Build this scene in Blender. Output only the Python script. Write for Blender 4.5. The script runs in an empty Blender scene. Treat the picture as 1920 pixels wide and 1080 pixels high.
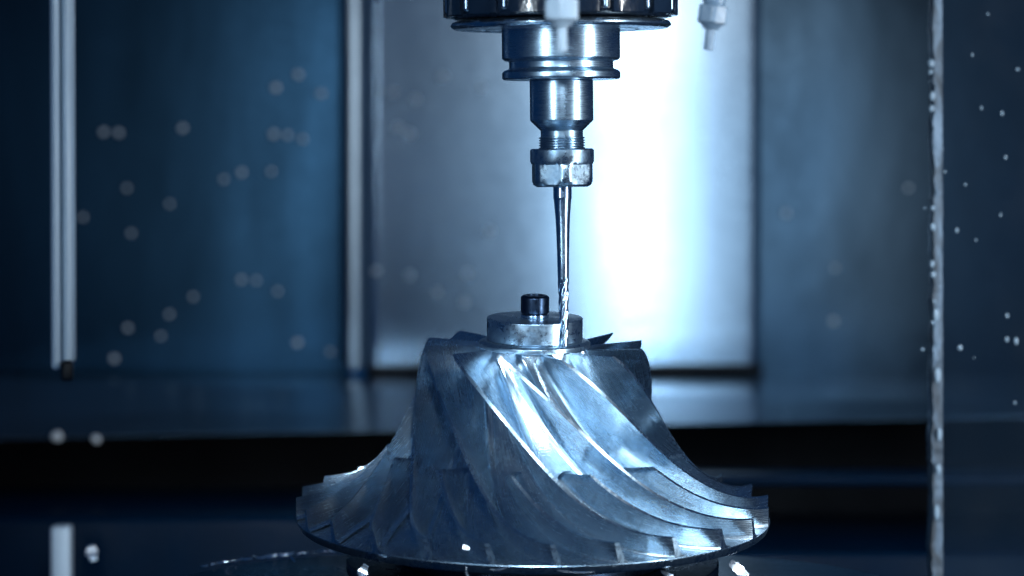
import bpy, bmesh, math, random
import numpy as np
from mathutils import Vector, Matrix

random.seed(7)
R = math.radians
sc = bpy.context.scene
col = sc.collection

# ------------------------------------------------------------------ camera
FPX = 7000.0                    # focal length in pixels of the 1920 px wide photograph
S = 0.000289                    # metres per pixel on the plane of the tool axis (Y = 0)
DIST = FPX * S
PITCH = math.atan((540 - 342) / FPX)
cam_d = bpy.data.cameras.new('camera')
cam = bpy.data.objects.new('camera', cam_d)
col.objects.link(cam)
cam.location = (0, -DIST, 0)
cam.rotation_euler = (R(90) - PITCH, 0, 0)
cam_d.sensor_width = 36
cam_d.lens = FPX / 1920 * 36
cam_d.clip_start = 0.05
cam_d.clip_end = 50
cam_d.dof.use_dof = True
cam_d.dof.focus_distance = DIST - 0.03
cam_d.dof.aperture_fstop = 5.8
sc.camera = cam

# ------------------------------------------------------------------ world, lamps, exposure
w = bpy.data.worlds.new('World')
sc.world = w
w.use_nodes = True
w.node_tree.nodes['Background'].inputs[0].default_value = (0.02, 0.19, 0.60, 1)
w.node_tree.nodes['Background'].inputs[1].default_value = 0.105


def lamp(name, loc, target, sx, sy, power, color, spread=180):
    d = bpy.data.lights.new(name, 'AREA')
    d.shape = 'RECTANGLE'
    d.size, d.size_y = sx, sy
    d.energy = power
    d.color = color
    d.spread = R(spread)
    o = bpy.data.objects.new(name, d)
    col.objects.link(o)
    o.location = loc
    o.rotation_euler = (Vector(target) - Vector(loc)).to_track_quat('-Z', 'Y').to_euler()
    return o


# upright strip lamps stand left and right between the camera and the machine, an unseen front one is added to brighten the hub
lamp('strip_lamp_right', (0.52, -0.36, 0.02), (0.06, 0.25, -0.06), 0.055, 0.80, 6.0, (0.90, 0.96, 1.0))
lamp('strip_lamp_left', (-0.46, -0.86, 0.14), (0.02, 0.0, 0.02), 0.03, 0.45, 0.45, (0.74, 0.89, 1.0), 60)
lamp('added_hub_light', (0.04, -0.97, 0.26), (0.05, 0.0, -0.22), 0.09, 0.34, 0.60, (0.78, 0.905, 1.0), 34)
vs = sc.view_settings
vs.view_transform = 'Standard'
vs.look = 'None'
vs.exposure = 0.3
vs.gamma = 1.0
vs.use_curve_mapping = False
sc.cycles.use_denoising = True
sc.cycles.max_bounces = 8
sc.cycles.caustics_reflective = True
sc.cycles.sample_clamp_indirect = 6.0


# ------------------------------------------------------------------ helpers
def at(px, py, Y=0.0):
    """the point at depth Y that stands behind pixel (px, py) of the photograph"""
    v = Vector(((px - 960) / FPX, 1.0, (540 - py) / FPX))
    c, s_ = math.cos(PITCH), math.sin(PITCH)
    v = Vector((v.x, v.y * c + v.z * s_, -v.y * s_ + v.z * c))
    t = (Y + DIST) / v.y
    return Vector((v.x * t, Y, v.z * t))


def mpp(Y):
    return (DIST + Y) / FPX


def tag(o, label=None, cat=None, group=None, kind=None):
    if label: o['label'] = label
    if cat: o['category'] = cat
    if group: o['group'] = group
    if kind: o['kind'] = kind
    return o


def empty(name, mat=None):
    o = bpy.data.objects.new(name, None)
    o.empty_display_size = 0.02
    col.objects.link(o)
    if mat is not None:
        o.matrix_world = mat
    return o


def link(name, me, mat, parent=None, smooth=30):
    if mat is not None and not me.materials:
        me.materials.append(mat)
    if smooth:
        me.polygons.foreach_set('use_smooth', [True] * len(me.polygons))
        me.set_sharp_from_angle(angle=R(smooth))
    o = bpy.data.objects.new(name, me)
    col.objects.link(o)
    if parent is not None:
        o.parent = parent
    return o


def mesh(name, verts, faces):
    me = bpy.data.meshes.new(name)
    me.from_pydata([tuple(v) for v in verts], [], faces)
    me.update()
    bm = bmesh.new()
    bm.from_mesh(me)
    bmesh.ops.recalc_face_normals(bm, faces=bm.faces)
    bm.to_mesh(me)
    bm.free()
    return me


def fillet(profile, rad, seg=4):
    """round the corners of an open (r, z) profile"""
    out = [profile[0]]
    for a, b, c in zip(profile, profile[1:], profile[2:]):
        A, B, C = Vector(a), Vector(b), Vector(c)
        u, v = A - B, C - B
        k = min(rad, u.length * 0.45, v.length * 0.45)
        if k < 1e-6:
            out.append(b)
            continue
        P, Q = B + u.normalized() * k, B + v.normalized() * k
        for i in range(seg + 1):
            t = i / seg
            X = P * (1 - t) ** 2 + B * 2 * t * (1 - t) + Q * t * t
            out.append((X.x, X.y))
    out.append(profile[-1])
    return out


def lathe(name, profile, n=96, scale=S, rfun=None):
    """profile is a list of (r, z) in photograph pixels, closed on the axis at both ends where r = 0"""
    verts, faces, rings = [], [], []
    for r, z in profile:
        if r <= 1e-6:
            rings.append([len(verts)])
            verts.append((0, 0, z * scale))
        else:
            ring = []
            for i in range(n):
                a = 2 * math.pi * i / n
                rr = rfun(r, z, a) if rfun else r
                ring.append(len(verts))
                verts.append((rr * math.sin(a) * scale, -rr * math.cos(a) * scale, z * scale))
            rings.append(ring)
    for A, B in zip(rings, rings[1:]):
        for i in range(n):
            j = (i + 1) % n
            if len(A) == 1 and len(B) == 1:
                continue
            if len(A) == 1:
                faces.append((A[0], B[i], B[j]))
            elif len(B) == 1:
                faces.append((A[i], B[0], A[j]))
            else:
                faces.append((A[i], B[i], B[j], A[j]))
    return mesh(name, verts, faces)


def box_mesh(name, sx, sy, sz, bevel=0.0, seg=3):
    bm = bmesh.new()
    bmesh.ops.create_cube(bm, size=1)
    for v in bm.verts:
        v.co = Vector((v.co.x * sx, v.co.y * sy, v.co.z * sz))
    if bevel:
        bmesh.ops.bevel(bm, geom=list(bm.edges), offset=bevel, segments=seg, profile=0.5, affect='EDGES')
    me = bpy.data.meshes.new(name)
    bm.to_mesh(me)
    bm.free()
    return me


def pbox(name, mat, x0, x1, y0, y1, Y0, Y1, parent=None, bevel=0.0, yaw=0.0, seg=3):
    """a box whose front face (depth Y0) spans the pixels x0..x1, y0..y1 and which reaches back to depth Y1"""
    a, b = at(x0, y0, Y0), at(x1, y1, Y0)
    me = box_mesh(name, b.x - a.x, Y1 - Y0, a.z - b.z, bevel, seg)
    o = link(name, me, mat, parent)
    o.location = ((a.x + b.x) / 2, (Y0 + Y1) / 2, (a.z + b.z) / 2)
    o.rotation_euler.z = R(yaw)
    return o


# ------------------------------------------------------------------ materials
def material(name):
    m = bpy.data.materials.new(name)
    m.use_nodes = True
    nt = m.node_tree
    return m, nt, nt.nodes['Principled BSDF']


def node(nt, t, **kw):
    n = nt.nodes.new(t)
    for k, v in kw.items():
        setattr(n, k, v)
    return n


def coords(nt, space='Object', scale=(1, 1, 1), rot=(0, 0, 0)):
    c = node(nt, 'ShaderNodeTexCoord')
    m = node(nt, 'ShaderNodeMapping')
    m.inputs['Scale'].default_value = scale
    m.inputs['Rotation'].default_value = rot
    nt.links.new(c.outputs[space], m.inputs['Vector'])
    return m.outputs['Vector']


def noise(nt, vec, scale, detail=4, rough=0.55, dist=0.0):
    n = node(nt, 'ShaderNodeTexNoise')
    n.inputs['Scale'].default_value = scale
    n.inputs['Detail'].default_value = detail
    n.inputs['Roughness'].default_value = rough
    n.inputs['Distortion'].default_value = dist
    nt.links.new(vec, n.inputs['Vector'])
    return n.outputs['Fac']


def remap(nt, fac, lo, hi, a=0.3, b=0.7):
    n = node(nt, 'ShaderNodeMapRange')
    n.inputs['From Min'].default_value = a
    n.inputs['From Max'].default_value = b
    n.inputs['To Min'].default_value = lo
    n.inputs['To Max'].default_value = hi
    nt.links.new(fac, n.inputs['Value'])
    return n.outputs['Result']


def ramp(nt, fac, stops):
    n = node(nt, 'ShaderNodeValToRGB')
    el = n.color_ramp.elements
    while len(el) < len(stops):
        el.new(0.5)
    for e, (p, c) in zip(el, stops):
        e.position = p
        e.color = (*c, 1)
    nt.links.new(fac, n.inputs['Fac'])
    return n.outputs['Color']


def mathn(nt, op, a, b):
    n = node(nt, 'ShaderNodeMath', operation=op)
    for i, v in enumerate((a, b)):
        if isinstance(v, (int, float)):
            n.inputs[i].default_value = v
        else:
            nt.links.new(v, n.inputs[i])
    return n.outputs[0]


def bump(nt, bsdf, h, strength, dist):
    b = node(nt, 'ShaderNodeBump')
    b.inputs['Strength'].default_value = strength
    b.inputs['Distance'].default_value = dist
    nt.links.new(h, b.inputs['Height'])
    nt.links.new(b.outputs['Normal'], bsdf.inputs['Normal'])


STEEL = (0.50, 0.66, 0.76)
STEEL_D = (0.30, 0.44, 0.56)


def metal(name, ca, cb, r0, r1, stretch=(1, 1, 1), grain=300, gb=0.15, blot=25, space='Object'):
    m, nt, p = material(name)
    p.inputs['Metallic'].default_value = 1.0
    v = coords(nt)
    blotch = noise(nt, v, blot, 6, 0.62, 0.4)
    nt.links.new(ramp(nt, blotch, [(0.35, cb), (0.62, ca)]), p.inputs['Base Color'])
    g = noise(nt, coords(nt, space, stretch), grain, 4, 0.6)
    rr = mathn(nt, 'ADD', remap(nt, blotch, r1, r0), remap(nt, g, -0.06, 0.06))
    nt.links.new(rr, p.inputs['Roughness'])
    bump(nt, p, g, gb, 0.0002)
    return m


def flow_metal(name, lines):
    """machined surface: streaks and cutter scallops run along the UV u direction (the flow direction of the blades)"""
    m, nt, p = material(name)
    p.inputs['Metallic'].default_value = 1.0
    v = coords(nt)
    blotch = noise(nt, v, 38, 7, 0.65, 0.5)
    speck = noise(nt, v, 420, 3, 0.6)
    st = noise(nt, coords(nt, 'UV', (1.2, 60, 1)), 1.0, 6, 0.65, 0.1)
    st2 = noise(nt, coords(nt, 'UV', (3, 9, 1)), 1.0, 4, 0.6, 0.3)
    tone = mathn(nt, 'ADD', mathn(nt, 'MULTIPLY', blotch, 0.60),
                 mathn(nt, 'ADD', mathn(nt, 'MULTIPLY', st, 0.25), mathn(nt, 'MULTIPLY', speck, 0.1)))
    nt.links.new(ramp(nt, tone, [(0.36, (0.24, 0.36, 0.47)), (0.50, (0.44, 0.57, 0.68)), (0.64, (0.61, 0.74, 0.82))]),
                 p.inputs['Base Color'])
    rr = mathn(nt, 'ADD', remap(nt, blotch, 0.30, 0.21), mathn(nt, 'ADD', remap(nt, st, -0.04, 0.04), remap(nt, speck, -0.015, 0.015)))
    nt.links.new(rr, p.inputs['Roughness'])
    wv = node(nt, 'ShaderNodeTexWave', wave_type='BANDS', bands_direction='Y', wave_profile='SIN')
    wv.inputs['Scale'].default_value = lines
    wv.inputs['Distortion'].default_value = 0.6
    wv.inputs['Detail'].default_value = 2
    nt.links.new(coords(nt, 'UV'), wv.inputs['Vector'])
    h = mathn(nt, 'ADD', mathn(nt, 'MULTIPLY', wv.outputs['Fac'], remap(nt, st2, 0.15, 1.1, 0.40, 0.62)),
              mathn(nt, 'ADD', mathn(nt, 'MULTIPLY', st, 0.45), mathn(nt, 'MULTIPLY', speck, 0.0)))
    bump(nt, p, h, 0.16, 0.0003)
    return m


def paint(name, base, rough0, rough1, blot=6.0, metallic=0.0, vary=0.5, spec=0.5, stretch=(1, 1, 0.35)):
    m, nt, p = material(name)
    p.inputs['Metallic'].default_value = metallic
    p.inputs['Specular IOR Level'].default_value = spec
    v = coords(nt, 'Object', stretch)
    b = noise(nt, v, blot, 6, 0.6, 0.6)
    dark = tuple(c * (1 - vary) for c in base)
    nt.links.new(ramp(nt, b, [(0.36, dark), (0.64, base)]), p.inputs['Base Color'])
    g = noise(nt, coords(nt), 260, 3, 0.6)
    nt.links.new(mathn(nt, 'ADD', remap(nt, b, rough1, rough0), remap(nt, g, -0.03, 0.03)), p.inputs['Roughness'])
    bump(nt, p, noise(nt, v, blot * 1.7, 3), 0.12, 0.004)
    return m


M = {}
M['blade'] = flow_metal('milled_aluminium_blade', 9)
M['hub'] = flow_metal('milled_aluminium_hub', 22)
M['turned'] = metal('turned_steel', (0.36, 0.49, 0.61), (0.25, 0.37, 0.48), 0.20, 0.34, (0.15, 0.15, 6), 900, 0.04, 45)
M['worn'] = metal('worn_steel', (0.36, 0.49, 0.60), (0.17, 0.27, 0.38), 0.22, 0.42, (1, 1, 1), 600, 0.25, 110)
M['shaded_rim'] = metal('shaded_rim_aluminium', (0.30, 0.42, 0.53), (0.10, 0.17, 0.25), 0.20, 0.40, (1, 1, 1), 500, 0.2, 70)  # darker mottled tone puts shade into the rim and blade ends
M['carbide'] = metal('carbide', (0.42, 0.58, 0.78), STEEL_D, 0.16, 0.28, (1, 1, 0.1), 900, 0.08, 80)
M['black_steel'] = metal('black_oxide_steel', (0.035, 0.06, 0.105), (0.02, 0.035, 0.065), 0.24, 0.40, (1, 1, 1), 500, 0.12, 60)
M['spindle_black'] = paint('glossy_black_housing', (0.006, 0.012, 0.024), 0.10, 0.24, 40, 0.0, 0.4, 0.6, (1, 1, 1))
M['nozzle'] = paint('pale_nozzle_plastic', (0.11, 0.17, 0.24), 0.25, 0.38, 90, 0.0, 0.15, 0.5, (1, 1, 1))
M['nozzle_pale'] = paint('pale_nozzle', (0.24, 0.32, 0.40), 0.25, 0.38, 90, 0.0, 0.15, 0.5, (1, 1, 1))
M['door'] = paint('satin_steel_door', (0.34, 0.45, 0.56), 0.215, 0.26, 4.0, 1.0, 0.12)
M['wall_dark'] = paint('dark_wall_panel', (0.011, 0.034, 0.066), 0.32, 0.42, 7.0, 1.0, 0.5, 0.5, (1, 1, 0.22))
M['wall_right'] = paint('blue_grey_wall_panel', (0.044, 0.076, 0.112), 0.28, 0.35, 7.0, 1.0, 0.55, 0.5, (1, 1, 0.5))
M['post'] = paint('brushed_aluminium_post', (0.64, 0.80, 0.93), 0.34, 0.46, 30.0, 0.1, 0.25, 0.5, (2.5, 2.5, 0.15))
M['post_metal'] = paint('brushed_steel_post', (0.52, 0.65, 0.76), 0.36, 0.44, 30.0, 1.0, 0.3, 0.5, (2.5, 2.5, 0.15))
M['post_dark'] = paint('dark_post', (0.15, 0.23, 0.31), 0.42, 0.55, 30.0, 0.2, 0.35, 0.5, (2.5, 2.5, 0.15))  # darker tone for the narrow second rib
M['trim'] = paint('stained_trim', (0.04, 0.08, 0.13), 0.42, 0.6, 90.0, 0.3, 0.8, 0.5, (1, 1, 0.4))
M['ledge'] = paint('satin_steel_cover', (0.32, 0.48, 0.62), 0.15, 0.24, 8.0, 0.9, 0.35, 0.5, (0.5, 1, 1))
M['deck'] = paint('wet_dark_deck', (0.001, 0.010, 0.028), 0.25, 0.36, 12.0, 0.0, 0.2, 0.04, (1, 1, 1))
M['recess_shade'] = paint('recess_shade_black', (0.0012, 0.002, 0.004), 0.6, 0.8, 8.0, 0.0, 0.3, 0.1, (1, 1, 1))  # darkness of the gap is put into this near-black colour
M['black_part'] = paint('matte_black', (0.004, 0.006, 0.010), 0.4, 0.6, 60.0, 0.0, 0.3, 0.3, (1, 1, 1))
M['foam'] = paint('coolant_foam', (0.17, 0.25, 0.33), 0.10, 0.25, 300, 0.0, 0.2, 0.5, (1, 1, 1))
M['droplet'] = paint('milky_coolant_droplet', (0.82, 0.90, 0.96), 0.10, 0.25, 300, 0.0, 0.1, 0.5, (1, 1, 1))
M['chip'] = metal('bright_chip', (0.80, 0.88, 0.95), (0.6, 0.72, 0.85), 0.22, 0.38, (1, 1, 1), 700, 0.2, 200)

mg, nt, p = material('polycarbonate_pane')
p.inputs['Base Color'].default_value = (0.02, 0.04, 0.07, 1)
nt.links.new(remap(nt, noise(nt, coords(nt), 25, 5), 0.05, 0.2), p.inputs['Roughness'])
tr = node(nt, 'ShaderNodeBsdfTransparent')
tr.inputs['Color'].default_value = (0.80, 0.88, 0.94, 1)
mx = node(nt, 'ShaderNodeMixShader')
mx.inputs['Fac'].default_value = 0.10
nt.links.new(tr.outputs[0], mx.inputs[1])
nt.links.new(p.outputs[0], mx.inputs[2])
nt.links.new(mx.outputs[0], nt.nodes['Material Output'].inputs['Surface'])
M['pane'] = mg

# ------------------------------------------------------------------ the setting: enclosure of the milling machine
YW = 0.965
DYAW = 6.2
LYAW = 8.0
RYAW = 10.5
wl = o = pbox('wall_panel_left', M['wall_dark'], -420, 652, -260, 728, YW, YW + 0.02, bevel=0.002, yaw=LYAW)
tag(o, kind='structure')
wr = o = pbox('wall_panel_right', M['wall_right'], 1290, 2500, -260, 728, YW + 0.10, YW + 0.12, bevel=0.002, yaw=RYAW)
tag(o, kind='structure')
door = pbox('enclosure_door', M['door'], 684, 1427, -260, 704, 0.995, 1.03, bevel=0.009, yaw=DYAW, seg=6)
tag(door, 'bright satin steel door panel with rounded lower corner behind the cutter', 'door')

ra, rb = at(684, 684, 0.995), at(1427, 707, 0.995)
lip = link('shaded_lip', box_mesh('shaded_lip', rb.x - ra.x + 0.002, 0.042, ra.z - rb.z, 0.004), M['black_part'], door)  # door's rolled lip, its shade and dark reflection put in as black
lip.location = (0, -0.004, (ra.z + rb.z) / 2 - door.location.z)


def slab(name, mat, pts, thick=0.004, parent=None):
    """a sheet given by four corners (left back, right back, right front, left front) with thickness downwards"""
    top = [Vector(q) for q in pts]
    n = (top[1] - top[0]).cross(top[3] - top[0]).normalized()
    if n.z > 0: n = -n
    bot = [q + n * thick for q in top]
    v = top + bot
    f = [(0, 1, 2, 3), (4, 5, 6, 7), (0, 1, 5, 4), (1, 2, 6, 5), (2, 3, 7, 6), (3, 0, 4, 7)]
    me = mesh(name, v, f)
    bm = bmesh.new(); bm.from_mesh(me)
    bmesh.ops.bevel(bm, geom=list(bm.edges), offset=thick * 0.3, segments=2, affect='EDGES')
    bm.to_mesh(me); bm.free()
    return link(name, me, mat, parent)


o = slab('way_cover', M['ledge'], [at(-420, 704, 0.925), at(2500, 704, 1.105), at(2500, 768, 0.72), at(-420, 832, 0.72)], 0.0006)
tag(o, kind='structure')
o = pbox('recess_back', M['recess_shade'], -420, 2400, 770, 1500, 0.86, 0.88)  # black sheet stands in for shade below the way cover
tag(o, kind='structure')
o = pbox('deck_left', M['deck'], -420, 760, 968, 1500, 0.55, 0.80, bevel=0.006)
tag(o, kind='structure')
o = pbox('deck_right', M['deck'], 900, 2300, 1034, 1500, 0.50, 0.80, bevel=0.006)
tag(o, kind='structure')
o = pbox('cross_rail', M['deck'], 1180, 2300, 890, 912, 0.60, 0.66, bevel=0.003)
tag(o, 'thin dark horizontal rail across the black recess right of the impeller', 'rail')

# posts
post = empty('enclosure_post', Matrix.Translation(at(113, 690, 0.20)))
tag(post, 'pale brushed aluminium upright post at the left edge', 'post')
mp = mpp(0.62)
def post_piece(name, mat, x0, x1, y0, y1, Y0, Y1, parent, bevel=0.0026, yaw=0.0):
    o = pbox(name, mat, x0, x1, y0, y1, Y0, Y1, None, bevel, yaw)
    o.parent = parent
    o.matrix_parent_inverse = parent.matrix_world.inverted()
    return o
bpy.context.view_layer.update()
post_piece('flange', M['post'], 92, 112, -260, 694, 0.195, 0.22, post)
post_piece('flange', M['post'], 114, 135, -260, 682, 0.198, 0.22, post)
post_piece('foot_bracket', M['black_part'], 112, 136, 676, 716, 0.185, 0.194, post)
lowpost = pbox('lower_post', M['post'], 95, 131, 988, 1300, 0.45, 0.47, bevel=0.002)
tag(lowpost, 'short pale metal post stub rising from the bottom left corner', 'post')
post2 = empty('door_post', Matrix.Translation(at(668, 694, 0.99)))
tag(post2, 'pale double-ribbed upright post between dark panel and bright door', 'post')
bpy.context.view_layer.update()
post_piece('rib', M['post_metal'], 646, 671, -260, 694, 0.980, 1.005, post2, 0.0025, 10.0)
post_piece('rib', M['post_dark'], 677, 690, -260, 694, 0.985, 1.005, post2, 0.0028)

# clear window pane at the right with its pale edge trim
win = empty('window_pane', Matrix.Translation(at(1765, 1200, 0.20)))
tag(win, 'clear splashed window pane with pale edge trim along the right side', 'window')
bpy.context.view_layer.update()
pane = post_piece('pane', M['pane'], 1763, 2300, -200, 1300, 0.202, 0.208, win, 0)
tr0, tr1 = at(1750, -200, 0.196), at(1764, 1300, 0.196)
rnd = random.Random(3)
v, f = [], []
NTR = 260
wob = 0.0
for k in range(NTR + 1):
    z = tr0.z + (tr1.z - tr0.z) * k / NTR
    wob = wob * 0.75 + rnd.gauss(0, 0.00035)
    lf, rt = tr0.x + wob, tr1.x + 0.002 * k / NTR + rnd.gauss(0, 0.00012)
    md = lf + (rt - lf) * 0.45
    v += [(lf, 0.200, z), (lf + 0.0008, 0.196, z), (md, 0.1965 + rnd.gauss(0, 0.0004), z), (rt - 0.0006, 0.197, z), (rt, 0.201, z), (rt, 0.216, z), (lf, 0.216, z)]
for k in range(NTR):
    for q in range(7):
        a_, b_ = k * 7 + q, k * 7 + (q + 1) % 7
        f.append((a_, b_, b_ + 7, a_ + 7))
f += [tuple(range(7)), tuple(range(NTR * 7, NTR * 7 + 7))]
trim = link('edge_trim', mesh('edge_trim', v, f), M['trim'], win, 50)
trim.matrix_parent_inverse = win.matrix_world.inverted()

# ------------------------------------------------------------------ impeller
MI = Matrix.Translation(at(999, 996, 0)) @ Matrix.Rotation(R(0.5), 4, 'Y') @ Matrix.Rotation(R(6.2), 4, 'X')
Z_TOP, R_HUB, R_OUT, Z_RIM, R_TIP, Z_TIPTOP, Z_TIPOUT = 351.0, 95.0, 444.0, 28.0, 214.0, 357.0, 66.0
th_tab = np.radians([0, 11.5, 20.5, 39, 54, 73.7, 90])
ph_tab = np.array([0, 18.5, 31.5, 49.5, 60, 71.5, 80.6])
POLY = np.polyfit(th_tab, ph_tab, 4)
POLY0 = np.polyval(POLY, 0.0)


def phi_tip(t):
    return float(np.polyval(POLY, t) - POLY0)


def hub_pt(t):
    return R_OUT - (R_OUT - R_HUB) * math.cos(t), Z_TOP - (Z_TOP - Z_RIM) * math.sin(t)


def tip_pt(t):
    r = R_OUT - (R_OUT - R_TIP) * math.cos(t) - 7.0 * math.exp(-t / R(4.0))
    return r, Z_TIPTOP - (Z_TIPTOP - Z_TIPOUT) * math.sin(t)


def camber(t, v):
    """point of the blade's mean surface: t along the flow, v from hub (0) to tip (1)"""
    rh, zh = hub_pt(t)
    rt, zt = tip_pt(t)
    dphi = -6.0 + 7.5 * (t / (math.pi / 2))
    ph = R(phi_tip(t) + dphi * (1 - v))
    r, z = rh + (rt - rh) * v, zh + (zt - zh) * v
    return Vector((r * math.sin(ph), -r * math.cos(ph), z))


def blade_mesh(name, t0, le_lean):
    NT, VS = 56, [-0.04, 0.0, 0.03, 0.06, 0.10, 0.15, 0.22, 0.32, 0.44, 0.58, 0.72, 0.86, 0.97, 1.0]
    NV = len(VS)
    side = {1: [], -1: []}
    verts, uvs = [], []
    for i in range(NT + 1):
        f = i / NT
        for j, v in enumerate(VS):
            ts = t0 + le_lean * v if t0 > 0 else 0.0
            t = ts + (math.pi / 2 - ts) * f
            if i == NT: t = math.pi / 2 - 0.002
            e = 0.01
            ta = min(t, math.pi / 2 - 0.012)
            du = camber(ta + e, v) - camber(max(ta - e, 0), v)
            dv = camber(t, min(v + .05, 1.05)) - camber(t, v - .05)
            n = du.cross(dv).normalized()
            P = camber(t, v)
            span = (camber(t, 1) - camber(t, 0)).length
            h = max(v, 0) * span
            half = 2.8 + 2.6 * (1 - max(v, 0))
            RF = 15.0 - 6.0 * f
            if h < RF:
                half += RF - math.sqrt(max(RF * RF - (RF - h) ** 2, 0))
            # leading edge is rounded thin
            dist_le = f * 330
            if dist_le < 14:
                half *= 0.35 + 0.65 * math.sqrt(max(0, 1 - (1 - dist_le / 14) ** 2))
            for s_ in (1, -1):
                side[s_].append(len(verts))
                Q = P + n * half * s_
                if f > 0.9:      # the outer diameter is turned: every trailing edge ends on the rim's cylinder
                    d = du.normalized()
                    b_ = Q.x * d.x + Q.y * d.y
                    a_ = d.x * d.x + d.y * d.y
                    k_ = (-b_ + math.sqrt(max(b_ * b_ - a_ * (Q.x ** 2 + Q.y ** 2 - R_OUT ** 2), 0))) / a_
                    if i == NT or k_ < 0: Q = Q + d * k_
                verts.append(Q * S)
                uvs.append((t * 2.0, v * span / 100.0))
    faces = []
    def idx(s_, i, j): return side[s_][i * NV + j]
    for i in range(NT):
        for j in range(NV - 1):
            faces.append((idx(1, i, j), idx(1, i + 1, j), idx(1, i + 1, j + 1), idx(1, i, j + 1)))
            faces.append((idx(-1, i, j), idx(-1, i, j + 1), idx(-1, i + 1, j + 1), idx(-1, i + 1, j)))
        for j in (0, NV - 1):
            faces.append((idx(1, i, j), idx(1, i + 1, j), idx(-1, i + 1, j), idx(-1, i, j)))
    for i in (0, NT):
        for j in range(NV - 1):
            faces.append((idx(1, i, j), idx(1, i, j + 1), idx(-1, i, j + 1), idx(-1, i, j)))
    me = mesh(name, verts, faces)
    me.materials.append(M['blade']); me.materials.append(M['shaded_rim'])
    caps = set(idx(s_, NT, j) for s_ in (1, -1) for j in range(NV))
    for poly in me.polygons:
        if all(q in caps for q in poly.vertices): poly.material_index = 1
    uv = me.uv_layers.new(name='flow')
    for lp in me.loops:
        uv.data[lp.index].uv = uvs[lp.vertex_index]
    return me


imp = empty('impeller', MI)
tag(imp, 'freshly milled aluminium impeller with curved blades under the cutter', 'impeller')
# hub: surface of revolution with the flow direction in its UV map
NSEG, NT = 240, 60
prof = [(0, Z_TOP, 0)] + [(R_HUB - 10, Z_TOP, 0)]
prof += [(*hub_pt(math.pi / 2 * i / NT), math.pi / 2 * i / NT) for i in range(NT + 1)]
prof += [(R_OUT + .6, Z_RIM - 1.2, 1.58), (R_OUT - 3.5, 15, 1.62), (R_OUT - 8, 11, 1.63), (R_OUT - 40, 4, 1.66), (300, -22, 1.7), (0, -22, 1.9)]
verts, faces, rings, tt = [], [], [], []
for r, z, t in prof:
    if r == 0:
        rings.append([len(verts)] * NSEG); verts.append((0, 0, z * S)); tt.append((t, 0))
    else:
        ring = []
        for i in range(NSEG):
            a = 2 * math.pi * i / NSEG
            ring.append(len(verts)); verts.append((r * math.sin(a) * S, -r * math.cos(a) * S, z * S))
        rings.append(ring)
for A, B in zip(rings, rings[1:]):
    for i in range(NSEG):
        j = (i + 1) % NSEG
        f = []
        for q in (A[i], B[i], B[j], A[j]):
            if q not in f: f.append(q)
        faces.append(tuple(f))
me = mesh('hub', verts, faces)
uv = me.uv_layers.new(name='flow')
for poly in me.polygons:
    cen = poly.center
    a0 = math.atan2(cen.x, -cen.y)
    for li in poly.loop_indices:
        c = me.vertices[me.loops[li].vertex_index].co
        r = math.hypot(c.x, c.y) / S
        a = math.atan2(c.x, -c.y) if r > 1 else a0
        if a - a0 > 3: a -= 2 * math.pi
        if a0 - a > 3: a += 2 * math.pi
        zz = max(min((Z_TOP - c.z / S) / (Z_TOP - Z_RIM), 1), 0)
        t = math.asin(zz)
        uv.data[li].uv = (t * 2.0, (math.degrees(a) - phi_tip(t)) / 14.0)
me.materials.append(M['hub']); me.materials.append(M['shaded_rim'])
for poly in me.polygons:
    if poly.center.z < (Z_RIM - 0.4) * S: poly.material_index = 1
link('hub', me, M['hub'], imp)
main_me = blade_mesh('main_blade', 0.0, 0.0)
split_me = blade_mesh('splitter_blade', R(40), R(3.5))
for k in range(12):
    o = link('main_blade', main_me, M['blade'], imp, 35 if k == 0 else 0)
    o.rotation_euler.z = R(-16.6 + 30 * k)
for k in range(12):
    o = link('splitter_blade', split_me, M['blade'], imp, 35 if k == 0 else 0)
    o.rotation_euler.z = R(-16.6 + 15 + 30 * k)
o = link('collar', lathe('collar', fillet([(0, 351), (104, 351), (104, 360), (96, 364), (0, 364)], 1.5)), M['worn'], imp)

clamp = link('clamp_washer', lathe('clamp_washer', fillet([(0, 364), (89.5, 364), (89.5, 406), (0, 406)], 2.2)), M['worn'])
clamp.matrix_world = MI
tag(clamp, 'thick round steel clamping washer on top of the impeller', 'washer')

bolt = empty('socket_bolt', MI @ Matrix.Translation((0, 0, 406 * S)))
tag(bolt, 'black socket head cap screw standing in the clamping washer', 'bolt')
link('head', lathe('head', fillet([(15, 26), (15, 42), (22, 42), (26.5, 38.5), (26.5, 10), (24, 7), (0, 7)], 1.2)), M['black_steel'], bolt)
link('socket_floor', lathe('socket_floor', [(0, 27), (15.2, 27), (15.2, 25), (0, 25)]), M['black_steel'], bolt)
link('spring_washer', lathe('spring_washer', fillet([(0, 0), (26, 0), (26.5, 6.5), (0, 6.5)], 1.5)), M['carbide'], bolt)

fix = empty('fixture_base', MI)
tag(fix, 'dark round fixture base under the impeller', 'fixture')
link('arbor', lathe('arbor', fillet([(0, -22.5), (250, -22.5), (250, -52), (0, -52)], 3)), M['black_steel'], fix)
link('plate', lathe('plate', fillet([(0, -52.5), (350, -52.5), (350, -75), (0, -75)], 3)), M['black_steel'], fix)

tb = empty('rotary_table', Matrix.Translation(at(999, 1095, 0)))
tag(tb, 'dark round rotary table with chips along its edge below the impeller', 'table')
link('table_top', lathe('table_top', fillet([(0, 0), (680, 0), (690, -6), (690, -60), (0, -60)], 5), 160), M['deck'], tb)

# ------------------------------------------------------------------ spindle, tool holder, cutter
MS = Matrix.Translation(at(1054.5, 350, -0.033)) @ Matrix.Rotation(R(-0.6), 4, 'Y')


def sy(y): return 350.0 - y


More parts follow.
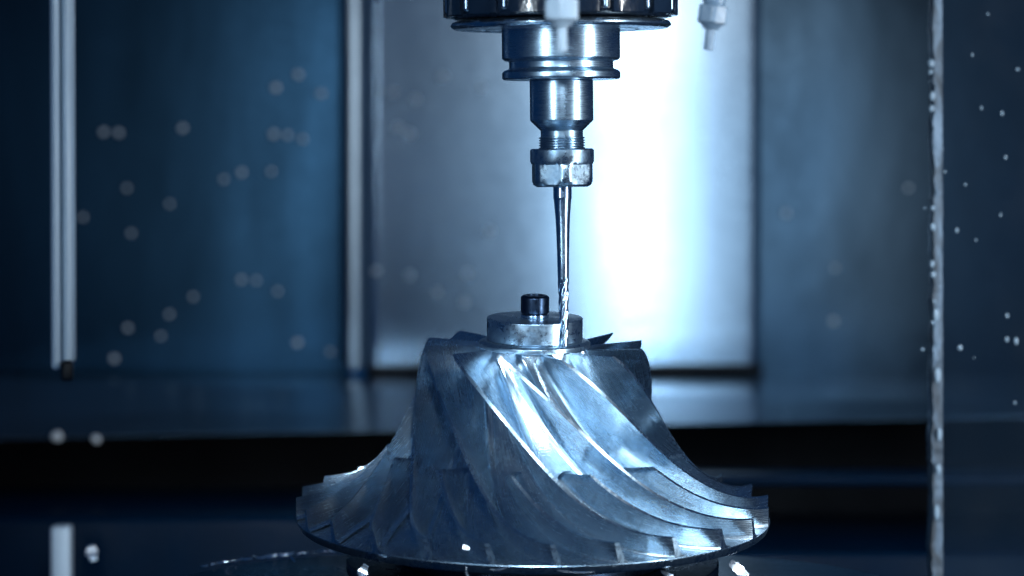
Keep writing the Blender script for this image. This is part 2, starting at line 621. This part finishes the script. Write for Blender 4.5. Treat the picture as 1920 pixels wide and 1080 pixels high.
sp = empty('spindle', MS)
tag(sp, 'glossy black ribbed spindle nose at the top holding the tool', 'spindle')
link('housing', lathe('housing', fillet([(0, sy(42)), (196, sy(42)), (208, sy(30)), (208, sy(-240)), (0, sy(-240))], 4), 128), M['spindle_black'], sp)
link('nose_ring', lathe('nose_ring', fillet([(100, sy(46)), (100, sy(61.5)), (138, sy(61.5)), (139, sy(60)), (144, sy(60)), (145, sy(61.5)), (196, sy(60)), (204, sy(54)), (200, sy(47)), (190, sy(44)), (120, sy(43))], 2.5), 128), M['turned'], sp)
# ribs around the housing and screws in the gaps between them
NR = 14
def rib_mesh():
    v, f = [], []
    N = 8
    for y in (sy(38), sy(36), sy(-240)):
        for i in range(N + 1):
            a = R(-9 + 18 * i / N)
            edge = 1.5 if i in (0, N) else 0
            ro = 216 - (3 if y == sy(38) else 0) - edge
            v.append((ro * math.sin(a) * S, -ro * math.cos(a) * S, y * S))
            v.append((204 * math.sin(a) * S, -204 * math.cos(a) * S, y * S))
    def ix(k, i, q): return (k * (N + 1) + i) * 2 + q
    for k in range(2):
        for i in range(N):
            for q in (0, 1):
                f.append((ix(k, i, q), ix(k, i + 1, q), ix(k + 1, i + 1, q), ix(k + 1, i, q)))
        for i in (0, N):
            f.append((ix(k, i, 0), ix(k, i, 1), ix(k + 1, i, 1), ix(k + 1, i, 0)))
    for k in (0, 2):
        for i in range(N):
            f.append((ix(k, i, 0), ix(k, i + 1, 0), ix(k, i + 1, 1), ix(k, i, 1)))
    return mesh('rib', v, f)
rib_me = rib_mesh()
pin_me = lathe('pin', fillet([(0, 0), (3, 0), (5.5, 4), (5.5, 260), (0, 260)], 1.5), 20)
for k in range(NR):
    a = 360 / NR * (k + 0.35)
    o = link('rib', rib_me, M['spindle_black'], sp, 30 if k == 0 else 0)
    o.rotation_euler.z = R(a)
    o = link('pin', pin_me, M['turned'], sp, 40 if k == 0 else 0)
    b = R(a + 180 / NR)
    o.location = (209 * math.sin(b) * S, -209 * math.cos(b) * S, sy(31) * S)

th = empty('tool_holder', MS)
tag(th, 'turned steel tool holder with grooved flange and collet nut', 'tool holder')
link('flange', lathe('flange', fillet([(0, sy(20)), (109, sy(20)), (109, sy(114)), (104, sy(118)), (97, sy(119.5)), (96, sy(121)), (96, sy(132)), (98, sy(133.5)), (105, sy(136)), (109, sy(140)), (109, sy(150)), (106, sy(153)), (0, sy(153))], 1.6), 128), M['turned'], th)
neck = [(0, sy(152.5)), (56.5, sy(152.5)), (58.5, sy(155)), (58.5, sy(228)), (39, sy(247)), (39, sy(258))]
link('collet_chuck', lathe('collet_chuck', fillet(neck + [(38, sy(282)), (0, sy(282))], 1.0), 96), M['turned'], th)
thr = [(0, sy(257))]
for k in range(5):
    y = 258 + k * 4.6
    thr += [(39.2, sy(y)), (43, sy(y + 1.8)), (43, sy(y + 2.7)), (39.2, sy(y + 4.4))]
thr += [(39, sy(282)), (0, sy(282))]
link('thread', lathe('thread', thr, 96), M['turned'], th)


def hexr(r, z, a):
    if z > sy(309): return r
    b = (a + R(-7)) % R(60) - R(30)
    return min(r, 53.5 / math.cos(b))


nutp = [(38, sy(280)), (56, sy(280)), (59, sy(283)), (59, sy(303)), (57, sy(308)), (58.2, sy(310)), (58.5, sy(318)), (58.5, sy(334)), (57.5, sy(341)), (54, sy(346)), (47, sy(350.5)), (17.3, sy(350.5))]
link('collet_nut', lathe('collet_nut', nutp, 180, S, hexr), M['worn'], th)

em = empty('end_mill', MS)
tag(em, 'slender tapered carbide end mill cutting at the impeller hub', 'end mill')
link('shank', lathe('shank', fillet([(0, sy(340)), (17, sy(340)), (17, sy(371)), (16.2, sy(374)), (13.6, sy(405)), (12.3, sy(432)), (11.2, sy(470)), (10.4, sy(517)), (0, sy(519))], 1.0), 64), M['carbide'], em)
v, f = [], []
NA, NZ, LEN = 60, 90, 133.0
for k in range(NZ + 1):
    q = k / NZ
    y = 517 + LEN * q
    r0 = 10.6 - 3.2 * q
    if q > 0.965: r0 *= math.sqrt(max(0.05, 1 - ((q - 0.965) / 0.035) ** 2 * 0.8))
    depth = 0.36 * min(1, q / 0.10)
    for i in range(NA):
        a = 2 * math.pi * i / NA
        ph = 3 * (a + 2 * math.pi * (y - 517) / 105.0)
        s_ = max(0.0, math.sin(ph)) ** 0.7
        rr = r0 * (1 - depth * s_)
        v.append((rr * math.sin(a) * S, -rr * math.cos(a) * S, sy(y) * S))
for k in range(NZ):
    for i in range(NA):
        j = (i + 1) % NA
        f.append((k * NA + i, k * NA + j, (k + 1) * NA + j, (k + 1) * NA + i))
f.append(tuple(range(NZ * NA, NZ * NA + NA)))
f.append(tuple(range(NA)))
link('fluted_tip', mesh('fluted_tip', v, f), M['carbide'], em, 45)


# coolant nozzles
def nozzle(px, py, Y, lean, scale, label, mat):
    m = Matrix.Translation(at(px, py, Y)) @ Matrix.Rotation(R(lean), 4, 'Y')
    k = mpp(Y) * scale
    e = empty('coolant_nozzle', m)
    tag(e, label, 'nozzle', 'coolant nozzles beside the spindle')
    link('tube', lathe('tube', fillet([(6.5, 40), (6.5, 0), (10.5, 0), (10.5, 52), (0, 54)], 1.2), 40, k), mat, e)
    def hx(r, z, a):
        b = a % R(60) - R(30)
        return min(r, 31 / math.cos(b))
    link('swivel_nut', lathe('swivel_nut', fillet([(0, 46), (15, 46), (22, 55), (34, 62), (34, 96), (24, 100), (0, 100)], 2), 72, k, hx), mat, e)
    link('hose', lathe('hose', fillet([(0, 98), (22, 98), (27, 112), (20, 126), (27, 140), (20, 154), (27, 168), (20, 182), (27, 196), (20, 210), (27, 224), (0, 226)], 4), 48, k), mat, e)
    return e


nozzle(1053, 97, -0.27, 0.0, 1.0, 'blurred pale coolant nozzle hanging in front of the spindle nose', M['nozzle_pale'])
nozzle(1328, 94, -0.20, 7.0, 0.85, 'blurred pale coolant nozzle leaning beside the spindle against the glow', M['nozzle'])


ORD = ['first', 'second', 'third', 'fourth', 'fifth', 'sixth', 'seventh', 'eighth', 'ninth', 'tenth', 'eleventh', 'twelfth', 'thirteenth', 'fourteenth',
       'fifteenth', 'sixteenth', 'seventeenth', 'eighteenth', 'nineteenth', 'twentieth', 'twenty-first', 'twenty-second', 'twenty-third',
       'twenty-fourth', 'twenty-fifth', 'twenty-sixth']


def rank(items, i, key=1):
    return sorted(range(len(items)), key=lambda q: (items[q][key], items[q][0])).index(i)


# ------------------------------------------------------------------ chips and droplets
def chip_mesh(length, width, curl, twist, seed):
    rnd = random.Random(seed)
    v, f = [], []
    N = 10
    for i in range(N + 1):
        q = i / N
        a = curl * (q - 0.5)
        c = Vector((length * (math.sin(a) / max(curl, .01)), 0, length * (1 - math.cos(a)) / max(curl, .01)))
        wd = width * (0.55 + 0.45 * math.sin(math.pi * min(1, q * 1.1 + 0.1))) * rnd.uniform(.85, 1.1)
        tw = twist * (q - .5)
        d = Vector((0, math.cos(tw), math.sin(tw))) * wd / 2
        up = Vector((-math.sin(a), 0, math.cos(a))) * width * 0.06
        for s1 in (d, -d):
            for s2 in (up, -up):
                v.append(c + s1 + s2)
    for i in range(N):
        b, n = i * 4, i * 4 + 4
        for p_, q_ in ((0, 1), (1, 3), (3, 2), (2, 0)):
            f.append((b + p_, b + q_, n + q_, n + p_))
    f += [(0, 1, 3, 2), (N * 4, N * 4 + 1, N * 4 + 3, N * 4 + 2)]
    return mesh('metal_chip', v, f)


def chip(px, py, Y, L, W, curl, rot, label, seed, twist=0.6):
    k = mpp(Y)
    o = link('metal_chip', chip_mesh(L * k, W * k, curl, twist, seed), M['chip'])
    o.location = at(px, py, Y)
    o.rotation_euler = tuple(R(a) for a in rot)
    tag(o, label, 'chip', 'metal chips around the impeller')


chip(657, 970, -0.045, 16, 9, 1.0, (50, -30, 20), 'small bright chip caught between blades on the left of the impeller', 1)
chip(874, 1027, -0.128, 13, 10, 0.3, (70, 20, 10), 'tiny square chip stuck on the lower front of the impeller', 2)
chip(681, 1071, -0.10, 26, 20, 1.6, (60, -60, 30), 'bright curled chip below the left front of the impeller rim', 3)
chip(875, 1074, -0.135, 20, 7, 0.5, (20, 80, 0), 'narrow upright chip below the impeller front', 4)
chip(935, 1068, -0.14, 34, 7, 0.9, (15, -8, 10), 'crumpled chip lying under the impeller front centre', 5)
chip(1080, 1073, -0.14, 70, 6, 0.3, (10, 2, 0), 'long flat sliver lying along the underside of the impeller front', 6)
chip(1250, 1077, -0.10, 26, 14, 0.5, (40, 25, 15), 'pale chip standing below the right front of the impeller', 7)
chip(1385, 1068, -0.02, 44, 22, 0.3, (60, 38, 0), 'thick pale shaving below the right end of the impeller rim', 8)
chip(548, 1048, 0.10, 16, 5, 0.5, (30, 50, 0), 'tiny splinter standing on the rotary table edge', 9)
chip(172, 1037, -0.30, 30, 24, 0.9, (80, 80, 20), 'blurred bright chip in the lower left corner', 10)
for k in range(16):
    x = 385 + k * 16 + random.uniform(-5, 5)
    dx = (x - 999) / 690
    Yb = 0.19 * math.sqrt(max(0, 1 - dx * dx))
    yy = 1095 - 690 * math.sqrt(max(0, 1 - dx * dx)) * 0.105
    chip(x, yy - 1, Yb, random.uniform(12, 26), random.uniform(5, 10), random.uniform(.2, .9),
         (random.uniform(-30, 60), random.uniform(-20, 20), random.uniform(-20, 20)),
         'small chip on the rotary table edge, %s from the left' % ORD[k], 20 + k)


def droplet_mesh(seed, n=2):
    bm = bmesh.new()
    bmesh.ops.create_icosphere(bm, subdivisions=n, radius=1)
    rnd = random.Random(seed)
    ax = Vector((rnd.gauss(0, 1), rnd.gauss(0, 1), rnd.gauss(0, 1))).normalized()
    for v_ in bm.verts:
        v_.co *= rnd.uniform(.92, 1.05) * (1 + 0.35 * max(0, v_.co.dot(ax)) ** 2)
        v_.co.y *= 0.55
    me = bpy.data.meshes.new('coolant_droplet')
    bm.to_mesh(me); bm.free()
    return me


drop_me = [droplet_mesh(k) for k in range(4)]
wall_me = [droplet_mesh(k + 10) for k in range(4)]


def droplet(px, py, Y, r, label, group, k=0, stretch=1.0):
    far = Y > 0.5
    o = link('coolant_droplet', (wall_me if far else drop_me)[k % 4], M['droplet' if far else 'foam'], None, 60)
    o.location = at(px, py, Y)
    q = r * mpp(Y)
    o.scale = (q, q, q * stretch)
    tag(o, label, 'droplet', group)


left_d = [(195, 247), (223, 249), (343, 240), (318, 382), (518, 164), (560, 140), (603, 175), (513, 251), (540, 253), (568, 261),
          (420, 336), (453, 323), (509, 321), (238, 353), (156, 407), (246, 437), (453, 524), (481, 526), (521, 546), (362, 556),
          (318, 589), (240, 615), (302, 630), (214, 672), (558, 642), (620, 660)]
for k, (x, y) in enumerate(left_d):
    Yl = YW + (at(x, y, YW).x - wl.location.x) * math.tan(R(LYAW)) - 0.004
    droplet(x, y, Yl, random.uniform(4.2, 6.4), 'blurred coolant droplet on the dark left wall panel, %s from the top' % ORD[rank(left_d, k)], 'droplets on the left wall panel', k)
mid_d = [(738, 172), (780, 187), (831, 143), (902, 163), (747, 239), (768, 252), (706, 508), (768, 516), (877, 512), (820, 548), (871, 566), (918, 433)]
dm = door.location
for k, (x, y) in enumerate(mid_d):
    a = at(x, y, 0.995)
    Yd = 0.995 + (a.x - dm.x) * math.tan(R(DYAW)) - 0.004
    droplet(x, y, Yd, random.uniform(6, 8), 'blurred coolant droplet on the bright steel door, %s from the top' % ORD[rank(mid_d, k)], 'droplets on the door', k)
right_d = [(1475, 400), (1566, 503), (1704, 352), (1563, 602)]
for k, (x, y) in enumerate(right_d):
    Yr = YW + 0.10 + (at(x, y, YW + 0.10).x - wr.location.x) * math.tan(R(RYAW)) - 0.004
    droplet(x, y, Yr, random.uniform(4, 6), 'blurred coolant droplet on the panel right of the door, %s from the top' % ORD[rank(right_d, k)], 'droplets on the right wall panel', k)
droplet(181, 824, 0.72, 7, 'blurred droplet on the dark way cover beside the left post', None, 1)
droplet(108, 818, 0.72, 9, 'larger blurred droplet on the dark way cover below the left post', None, 2)
trim_d = [(1746, 118, 9, 1.3), (1745, 135, 6, 1.2), (1748, 180, 7, 1.8), (1747, 203, 7, 1.3), (1749, 425, 7, 1.5), (1748, 495, 6, 1.8), (1750, 515, 7, 1.3),
          (1752, 565, 5, 1.0), (1755, 590, 8, 2.2), (1750, 605, 6, 1.0), (1758, 704, 8, 2.6), (1757, 960, 7, 3.0), (1760, 880, 6, 2.4), (1762, 815, 6, 3.0), (1749, 390, 5, 1.4)]
for k, (x, y, r_, st_) in enumerate(trim_d):
    droplet(x, y, 0.192, r_ * 0.7, 'foam bubble on the pale trim of the window pane, %s from the top' % ORD[rank(trim_d, k)], 'foam bubbles on the window trim', k, st_)
pane_d = [(1852, 26, 4), (1908, 130, 6), (1823, 103, 3), (1879, 212, 4), (1767, 278, 4), (1772, 322, 4), (1885, 295, 4), (1810, 346, 5), (1840, 202, 3), (1876, 403, 3),
          (1794, 432, 4), (1830, 450, 4), (1734, 390, 5), (1730, 655, 7), (1888, 592, 6), (1888, 636, 5), (1905, 639, 5), (1800, 652, 6), (1826, 671, 3), (1903, 755, 6)]
for k, (x, y, r_) in enumerate(pane_d):
    droplet(x, y, 0.199, r_ * random.uniform(0.4, 0.8), 'small coolant droplet on the right window pane, %s from the top' % ORD[rank(pane_d, k)], 'droplets on the window pane', k, random.uniform(.8, 1.9))
